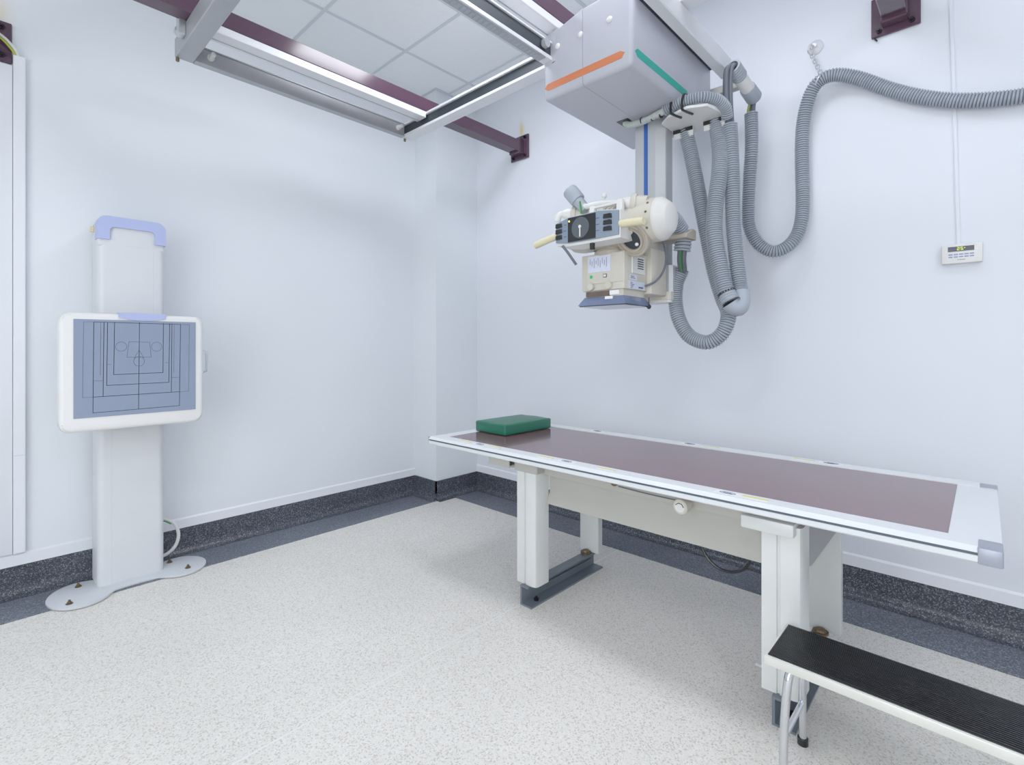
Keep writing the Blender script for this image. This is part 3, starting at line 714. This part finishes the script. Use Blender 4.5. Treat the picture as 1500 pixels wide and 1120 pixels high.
# ------------------------------------------------------------------ chest stand with detector
T = thing('chest_stand', 'white upright x-ray detector stand with blue-grey panel by the left wall', 'x-ray stand', (.535, 3.26, 0))
def rrect(x0, x1, y0, y1, r, n=6):
    pts = []
    for cx, cy, s in ((x1 - r, y1 - r, 0), (x0 + r, y1 - r, 1), (x0 + r, y0 + r, 2), (x1 - r, y0 + r, 3)):
        for k in range(n + 1):
            a = PI / 2 * (s + k / n); pts.append((cx + r * math.cos(a), cy + r * math.sin(a)))
    return pts
SX0, SX1, SY0, SY1 = .398, .674, 3.158, 3.350
b = BM(); prism(b, rrect(SX0, SX1, SY0, SY1, .03), 'z', .014, 1.70)
colm = obj('column', b, M['stand'], T)
b = BM(); box(b, .452, .4535, SY0 - .0006, SY0 + .002, .02, .82); obj('column_seam', b, M['base'], colm)
b = BM(); box(b, .6235, .625, SY0 - .0006, SY0 + .002, 1.34, 1.69); obj('column_seam', b, M['base'], colm)
# rounded top of the column with a lavender surround
b = BM()
ol = rrect(SX0, SX1, 1.60, 1.838, .035)
ol = [(x, (z if z > 1.69 else 1.69)) for x, z in ol]
prism(b, [(SX0, 1.69), (SX1, 1.69)] + [p for p in rrect(SX0, SX1, 1.5, 1.838, .038) if p[1] > 1.69], 'y', SY0, SY1, 0.012, 3)
obj('column_head', b, M['stand'], T)
inn = [p for p in rrect(.444, .630, 1.45, 1.790, .022) if p[1] > 1.62]
out = [p for p in rrect(SX0 - .003, SX1 + .003, 1.45, 1.841, .04) if p[1] > 1.62]
# inverted U in lavender, wrapping the front and sides
bl = BM()
poly = [(SX1 + .003, 1.725)] + out + [(SX0 - .003, 1.725), (.444, 1.725)] + inn[::-1] + [(.630, 1.725)]
n = len(poly)
def ushape(b, y0, y1):
    A = [b.verts.new((x, y0, z)) for x, z in poly]; B = [b.verts.new((x, y1, z)) for x, z in poly]
    from mathutils.geometry import tessellate_polygon
    tri = tessellate_polygon([[Vector((x, z, 0)) for x, z in poly]])
    fs = []
    for q in tri:
        fs.append(b.faces.new([A[i] for i in q])); fs.append(b.faces.new([B[i] for i in q][::-1]))
    for i in range(n): fs.append(b.faces.new((A[i], B[i], B[(i + 1) % n], A[(i + 1) % n])))
    bmesh.ops.recalc_face_normals(b, faces=fs)
ushape(bl, SY0 - .012, SY0 + .06)
obj('head_surround', bl, M['lavender'], T, 'lavender surround')
b = BM(); box(b, SX0 - .016, SX0, 3.26, 3.275, 1.77, 1.80, 0.002, 1); obj('side_switch', b, M['cream'], T)
# detector
DX0, DX1, DY0, DY1, DZ0, DZ1 = .243, .806, 2.975, 3.095, .806, 1.350
b = BM(); prism(b, rrect(DX0, DX1, DZ0, DZ1, .040), 'y', DY0 + .004, DY1, 0.016, 3)
box(b, .36, .70, DY1 - .002, SY0 + .01, .95, 1.25, 0.01, 2)
det = obj('detector_housing', b, M['stand_w'], T)
b = BM(); box(b, DX0 + .003, DX1 - .02, DY0 + .03, DY0 + .034, .83, 1.32); b.free()
PX0, PX1, PZ0, PZ1 = .291, .770, .871, 1.3205
b = BM(); box(b, PX0, PX1, DY0, DY0 + .008, PZ0, PZ1, 0.0008, 1); obj('detector_panel', b, M['detector'], det)
# guide lines on the panel, in fractions of its width and height
def fr_(X, Y):
    s = (X - 201) / 541.0; top = 535 + 17 * s; bot = 970 - 35 * s
    t_ = (Y - top) / (bot - top)
    zA, zB = 2.254, 2.603
    w = s * zA / (zB - s * (zB - zA))
    return (PX0 + w * (PX1 - PX0), PZ1 - t_ * (PZ1 - PZ0))
def strokes(b, segs, w):
    for (a, c) in segs:
        a = Vector(fr_(*a)); c = Vector(fr_(*c)); d = (c - a)
        if d.length < 1e-6: continue
        nrm = Vector((-d.y, d.x)).normalized() * w / 2; e = d.normalized() * w * .4
        q = [a - e + nrm, c + e + nrm, c + e - nrm, a - e - nrm]
        b.faces.new([b.verts.new((p.x, DY0 - .0006, p.y)) for p in q])
def path(*p): return [(p[i], p[i + 1]) for i in range(len(p) - 1)]
dk = path((291, 549), (287, 945), (670, 918), (675, 561), (291, 549)) + path((336, 551), (332, 874)) + path((637, 558), (634, 857)) + path((288, 876), (670, 857)) + path((352, 551), (348, 826), (623, 815), (627, 558)) + path((383, 551), (379, 779), (597, 772), (599, 556)) + path((493, 553), (489, 930))
tn = path((246, 548), (241, 878), (288, 876)) + path((670, 857), (711, 855), (714, 563), (675, 561)) + path((246, 548), (291, 549)) + path((322, 551), (320, 780)) + path((647, 560), (645, 772)) + path((289, 806), (329, 805)) + path((637, 794), (672, 793)) + path((350, 733), (368, 735)) + path((606, 729), (625, 729))
tn += path((447, 636), (538, 639), (545, 704), (437, 704), (447, 636)) + path((491, 672), (470, 710)) + path((491, 672), (513, 708))
for cx, cy, rx, ry in ((412, 657, 25, 20), (569, 658, 23, 20), (491, 722, 24, 21)):
    pp = [(cx + rx * math.cos(2 * PI * k / 24), cy + ry * math.sin(2 * PI * k / 24)) for k in range(25)]
    tn += path(*pp)
b = BM(); strokes(b, dk, .0024); obj('guide_marking', b, M['line'], det)
b = BM(); strokes(b, tn, .0016); obj('thin_marking', b, M['line_t'], det)
b = BM()   # lavender grip set into the top edge
pts = []
for k in range(13):
    x = .452 + (.640 - .452) * k / 12; pts.append((x, 1.333 - .013 * math.sin(PI * k / 12)))
prism(b, pts + [(.640, 1.356), (.452, 1.356)], 'y', DY0 - .002, DY0 + .06, 0.0)
obj('top_grip', b, M['lavender'], det, 'lavender grip')
b = BM(); tube(b, [(DX1 - .01, 3.02, 1.17), (DX1 + .02, 3.02, 1.168), (DX1 + .026, 3.02, 1.15), (DX1 + .026, 3.02, 1.08), (DX1 + .020, 3.02, 1.062), (DX1 - .01, 3.02, 1.06)], 0.0055, 8); obj('side_handle', b, M['chrome'], det)
# dog-bone foot plate
b = BM(); C1, C2, R = (.335, 3.15), (.745, 3.16), .125
pts = []
for k in range(-10, 11):
    a = PI + k * PI * .72 / 10; pts.append((C1[0] + R * math.cos(-a) , C1[1] - R * math.sin(a) * -1 * 1.2))
L1 = []
for k in range(25):
    a = math.radians(50 + 260 * k / 24); L1.append((C1[0] + R * math.cos(a), C1[1] + R * 1.25 * math.sin(a)))
L2 = []
for k in range(25):
    a = math.radians(230 + 260 * k / 24); L2.append((C2[0] + R * .95 * math.cos(a), C2[1] + R * 1.08 * math.sin(a)))
prism(b, L1 + [(.455, 3.085), (.50, 3.092), (.58, 3.094), (.63, 3.090)] + L2 + [(.62, 3.345), (.46, 3.345)], 'z', 0.0034, .0145, 0.003, 2)
fp = obj('base_plate', b, M['base'], T)
for x, y in ((.285, 3.06), (.335, 3.245), (.765, 3.095), (.715, 3.245)):
    b = BM(); lathe(b, (x, y, .0144), (0, 0, 1), [(0, .014), (.003, .014), (.003, .009), (.010, .009), (.010, .005), (.018, .005), (.018, 0)], 10); obj('bolt', b, M['brass'], fp)
b = BM(); tube(b, [(.668, 3.30, .245), (.70, 3.30, .243), (.745, 3.29, .21), (.765, 3.28, .15), (.75, 3.275, .09), (.71, 3.285, .05), (.665, 3.295, .045)], 0.009, 10); obj('power_cable', b, M['cable_w'], T, 'white cable')
b = BM(); tube(b, [(.668, 3.288, .238), (.70, 3.286, .234), (.73, 3.283, .212)], 0.0035, 6); obj('earth_wire', b, M['green_w'], T)

# ------------------------------------------------------------------ examination table
T = thing('examination_table', 'long white x-ray table with a maroon glossy top along the right wall', 'table', (2.05, 1.07, 0))
ZT = .71
TY0, TY1 = -.034, 2.184
obj('table_panel', box(BM(), 1.732, 2.375, .069, 2.105, .676, ZT - .0015), M['table_top'], T, 'maroon glossy panel')
for y0, y1 in ((TY0 + .001, .069), (2.105, TY1 - .001)):
    obj('end_plate', box(BM(), 1.732, 2.376, y0, y1, .678, ZT - .001, 0.001, 1), M['table_w'], T)
b = BM(); prism(b, [(1.664, .672), (1.735, .672), (1.735, ZT + .0005), (1.672, ZT + .0005), (1.664, ZT - .006), (1.660, .699), (1.660, .698), (1.666, .6975), (1.666, .6905), (1.660, .690), (1.660, .676)], 'y', TY0 + .045, TY1 - .006)
fr = obj('side_rail', b, M['table_w'], T)
obj('rail_groove', box(BM(), 1.6635, 1.667, TY0 + .03, TY1 - .006, .6903, .6977), M['groove'], fr)
obj('end_cap', box(BM(), 1.658, 1.736, TY0, TY0 + .046, .670, ZT + .0015, 0.004, 2), M['silver'], fr)
obj('end_cap', box(BM(), 1.660, 1.736, TY1 - .007, TY1, .672, ZT, 0.002, 1), M['silver'], fr)
b = BM(); prism(b, [(2.374, .672), (2.44, .672), (2.44, ZT + .004), (2.380, ZT + .004), (2.374, ZT + .002)], 'y', TY0 + .045, TY1 - .006)
br = obj('side_rail', b, M['table_w'], T)
obj('end_cap', box(BM(), 2.374, 2.441, TY0, TY0 + .046, .670, ZT + .002, 0.003, 2), M['silver'], br)
obj('end_cap', box(BM(), 2.374, 2.441, TY1 - .007, TY1, .672, ZT + .002, 0.002, 1), M['silver'], br)
# stickers on the rails
def sticker(rail, x, y, w, h, mats, z):
    o = obj('sticker', box(BM(), x - h / 2, x + h / 2, y - w / 2, y + w / 2, z - .001, z + .0007), M['label_w'], rail)
    return o
def round_mark(rail, x, y, z):
    sticker(rail, x, y, .085, .034, None, z)
    b = BM()
    pts = [Vector((x + .010 * math.sin(2 * PI * k / 20), y + .026 * math.cos(2 * PI * k / 20), z + .0012)) for k in range(21)]
    tube(b, pts, 0.0009, 5, 0.006)
    box(b, x - .003, x - .0015, y - .016, y + .012, z + .0006, z + .0014); box(b, x + .002, x + .0035, y - .010, y + .016, z + .0006, z + .0014)
    obj('sticker_print', b, M['ink'], rail)
def yellow_mark(rail, x, y, z):
    b = BM(); box(b, x - .005, x + .007, y - .04, y + .04, z, z + .0012); obj('yellow_sticker', b, M['ink_y'], rail)
    b = BM(); box(b, x - .016, x - .005, y - .04, y + .04, z, z + .0011); obj('sticker', b, M['label_w'], rail)
for y in (1.82, 1.285, .62): round_mark(fr, 1.703, y, ZT + .0005)
for y in (1.93, 1.72, 1.09, .535, 1.40): yellow_mark(fr, 1.705, y, ZT + .0005)
for y in (1.60, 1.06, .46): round_mark(br, 2.408, y, ZT + .004)
for y in (1.70, .96, .56): yellow_mark(br, 2.408, y, ZT + .004)
# frame under the top, apron and brackets
b = BM(); box(b, 1.79, 1.83, .46, 1.72, .605, .6725); box(b, 2.25, 2.29, .44, 1.70, .605, .6725); box(b, 1.79, 2.29, .44, .54, .630, .6725); box(b, 1.79, 2.29, 1.50, 1.60, .630, .6725)
obj('under_frame', b, M['apron'], T)
b = BM(); prism(b, [(1.842, .625), (1.838, .625), (1.838, .515), (1.816, .474), (1.816, .464), (1.846, .464), (1.846, .625)], 'y', .53, 1.486)
ap = obj('apron', b, M['apron'], T)
b = BM(); box(b, 1.776, 1.790, .58, 1.48, .648, .666); obj('apron_trim', b, M['pink'], ap)
b = BM(); lathe(b, (1.80, .792, .622), (-1, 0.1, -0.05), [(0, .018), (.035, .018), (.035, .027), (.066, .028), (.070, .025), (.070, .0)], 28); kn = obj('knob', b, M['beige'], T)
b = BM(); lathe(b, (1.731, .7989, .6185), (-1, 0.1, -0.05), [(0, .019), (.002, .019), (.002, 0)], 24); obj('knob_face', b, M['white'], kn)
b = BM(); tube(b, [(1.7265, .8125, .625), (1.7265, .806, .632), (1.7265, .796, .6335), (1.7265, .787, .629), (1.7265, .783, .620)], 0.0016, 6); obj('knob_mark', b, M['black'], kn)
b = BM(); lathe(b, (1.795, 1.10, .640), (-1, .0, 0), [(0, .014), (.02, .014), (.02, .008), (.03, .008), (.03, 0)], 14); obj('lock_pin', b, M['brass'], T)
b = BM(); tube(b, [(1.77, 1.075, .632), (1.77, .95, .628), (1.77, .83, .628)], 0.0025, 6); obj('pull_wire', b, M['hose_dk'], T)
b = BM(); box(b, 1.71, 1.80, .425, .582, .606, .648, 0.006, 2); obj('leg_bracket', b, M['leg'], T)
b = BM(); prism(b, [(1.70, .628), (1.80, .628), (1.80, .664), (1.775, .664), (1.775, .636), (1.706, .636), (1.706, .662), (1.70, .662)], 'y', 1.62, 1.755); box(b, 1.735, 1.80, 1.478, 1.62, .612, .664, 0.004, 1); obj('leg_bracket', b, M['apron'], T)
def front_leg(y0, zb):
    """y0 is the right-hand edge of the leg seen from the room"""
    b = BM(); w = .116
    prism(b, [(1.740, y0 + w), (1.740, y0 + .072), (1.747, y0 + .069), (1.747, y0 + .064), (1.740, y0 + .061), (1.739, y0 + .022), (1.745, y0 + .006), (1.757, y0), (1.832, y0), (1.832, y0 + w)], 'z', zb, .632)
    return obj('leg', b, M['leg'], T)
l1 = front_leg(1.488, .0925); l2 = front_leg(.410, .0925)
for y0 in (1.490, .398):
    b = BM(); box(b, 2.25, 2.29, y0, y0 + .117, .0925, .64, 0.002, 1); lg = obj('leg', b, M['leg'], T)
    b = BM(); lathe(b, (2.225, y0 + .062, .0923), (0, 0, 1), [(0, .028), (.008, .028), (.008, .02), (.016, .017), (.016, 0)], 18); obj('bolt', b, M['brass'], lg)
b = BM(); prism(b, [(.505, .64), (.405, .64), (.405, .50), (.495, .335), (.505, .335)], 'x', 2.238, 2.249); obj('gusset', b, M['steel'], T)
def foot_beam(yc, s):
    b = BM()
    prism(b, [(yc + s * .02, 0.0), (yc - s * .048, 0.0), (yc - s * .048, .008), (yc + s * .011, .008), (yc + s * .011, .084), (yc - s * .028, .084), (yc - s * .028, .092), (yc + s * .02, .092)], 'x', 1.722, 2.31)
    f = obj('foot_beam', b, M['foot'], T)
    b = BM(); box(b, 1.85, 2.28, min(yc + s * .002, yc + s * .0115), max(yc + s * .002, yc + s * .0115), .042, .048); obj('beam_rib', b, M['foot'], f)
    b = BM(); lathe(b, (1.79, yc - s * .02, .008), (0, 0, 1), [(0, .012), (.01, .012), (.01, .006), (.018, .006)], 8); obj('anchor_bolt', b, M['bolt_dark'], f)
foot_beam(1.548, 1); foot_beam(.47, 1)
b = BM(); box(b, 2.00, 2.062, .46, .626, 0.0, .008); obj('floor_plate', b, M['leg'], T)
# loose black cable behind the apron
single('power_cable', tube(BM(), [(2.02, .835, .50), (2.02, .845, .42), (2.02, .825, .355), (2.02, .775, .315), (2.02, .715, .315), (2.02, .665, .352), (2.02, .645, .42), (2.02, .64, .62)], 0.0065, 8), M['black'], 'thin black cable loop hanging under the table', 'cable')

# ------------------------------------------------------------------ green cushion on the table
b = BM()
bmesh.ops.create_grid(b, x_segments=14, y_segments=10, size=.5)
top = b.verts[:]
b2 = BM(); box(b2, 0, .385, 0, .245, 0, .060, .009, 3)
bmesh.ops.subdivide_edges(b2, edges=[e for e in b2.edges if e.calc_length() > .1], cuts=6, use_grid_fill=True)
for v in b2.verts:
    if v.co.z > .055:
        u, w = v.co.x / .385, v.co.y / .245
        v.co.z += .006 * math.sin(PI * u) * math.sin(PI * w) + .0015 * math.sin(u * 23 + w * 9)
    v.co.x -= .1925; v.co.y -= .1225
b.free()
bmesh.ops.rotate(b2, verts=b2.verts, cent=(0, 0, 0), matrix=Matrix.Rotation(math.radians(-1.5), 3, 'Z'))
bmesh.ops.translate(b2, verts=b2.verts, vec=(2.145, 2.003, ZT + .0002))
t = thing('cushion', 'green vinyl positioning cushion lying on the far end of the table', 'cushion', (2.145, 2.003, ZT))
obj('pad', b2, M['green'], t)
b = BM(); box(b, 1.951, 2.339, 1.883, 2.123, ZT + .051, ZT + .0525)
bmesh.ops.rotate(b, verts=b.verts, cent=(2.145, 2.003, ZT), matrix=Matrix.Rotation(math.radians(-1.5), 3, 'Z'))
obj('piping', b, M['green'], t)

# ------------------------------------------------------------------ step stool
T = thing('step_stool', 'step stool with ribbed black tread in front of the table', 'step stool', (1.615, .2, 0))
HS = .34; QX0, QX1, QY0, QY1 = 1.503, 1.720, -.13, .448
b = BM(); box(b, QX0, QX1, QY0, QY1, HS - .028, HS - .003, 0.003, 2); obj('edge_frame', b, M['stool_edge'], T)
b = BM(); box(b, QX0 + .008, QX1 - .006, QY0 + .008, QY1 - .008, HS - .005, HS)
for k in range(24):
    x = QX0 + .011 + k * .0082; box(b, x, x + .004, QY0 + .01, QY1 - .01, HS - .001, HS + .0022)
obj('tread', b, M['rubber'], T)
for y in (QY0 + .05, QY1 - .05):
    b = BM()
    tube(b, [(QX0 + .035, y - .012, HS - .03), (QX0 + .018, y - .006, HS - .06), (QX0 + .006, y, .16), (QX0 - .004, y, .004)], 0.011, 12)
    tube(b, [(QX1 - .035, y - .012, HS - .03), (QX1 - .03, y - .006, HS - .06), (QX1 - .022, y, .16), (QX1 - .018, y, .004)], 0.011, 12)
    tube(b, [(QX0 + .008, y, .13), (QX1 - .024, y, .13)], 0.008, 10)
    obj('leg_frame', b, M['chrome'], T)
    for x in (QX0 - .004, QX1 - .018):
        b = BM(); cyl(b, (x, y, 0), (x, y, .02), .015, 14); obj('rubber_foot', b, M['black'], T)

# ------------------------------------------------------------------ world, camera, colour
w = bpy.data.worlds.new('World'); S.world = w; w.use_nodes = True
w.node_tree.nodes['Background'].inputs[0].default_value = (.8, .88, 1, 1); w.node_tree.nodes['Background'].inputs[1].default_value = .3
cam = bpy.data.cameras.new('Camera'); co = bpy.data.objects.new('Camera', cam); COL.objects.link(co)
co.location = (0, 0, 1.2); co.rotation_euler = (PI / 2, 0, math.radians(43.26 - 90))
cam.sensor_fit = 'HORIZONTAL'; cam.sensor_width = 36; cam.lens = 36 * 735 / 1500.0
cam.shift_y = -54 / 1500.0; cam.clip_start = .02
S.camera = co
S.view_settings.view_transform = 'Standard'; S.view_settings.look = 'None'; S.view_settings.exposure = -0.42; S.view_settings.gamma = 1.25
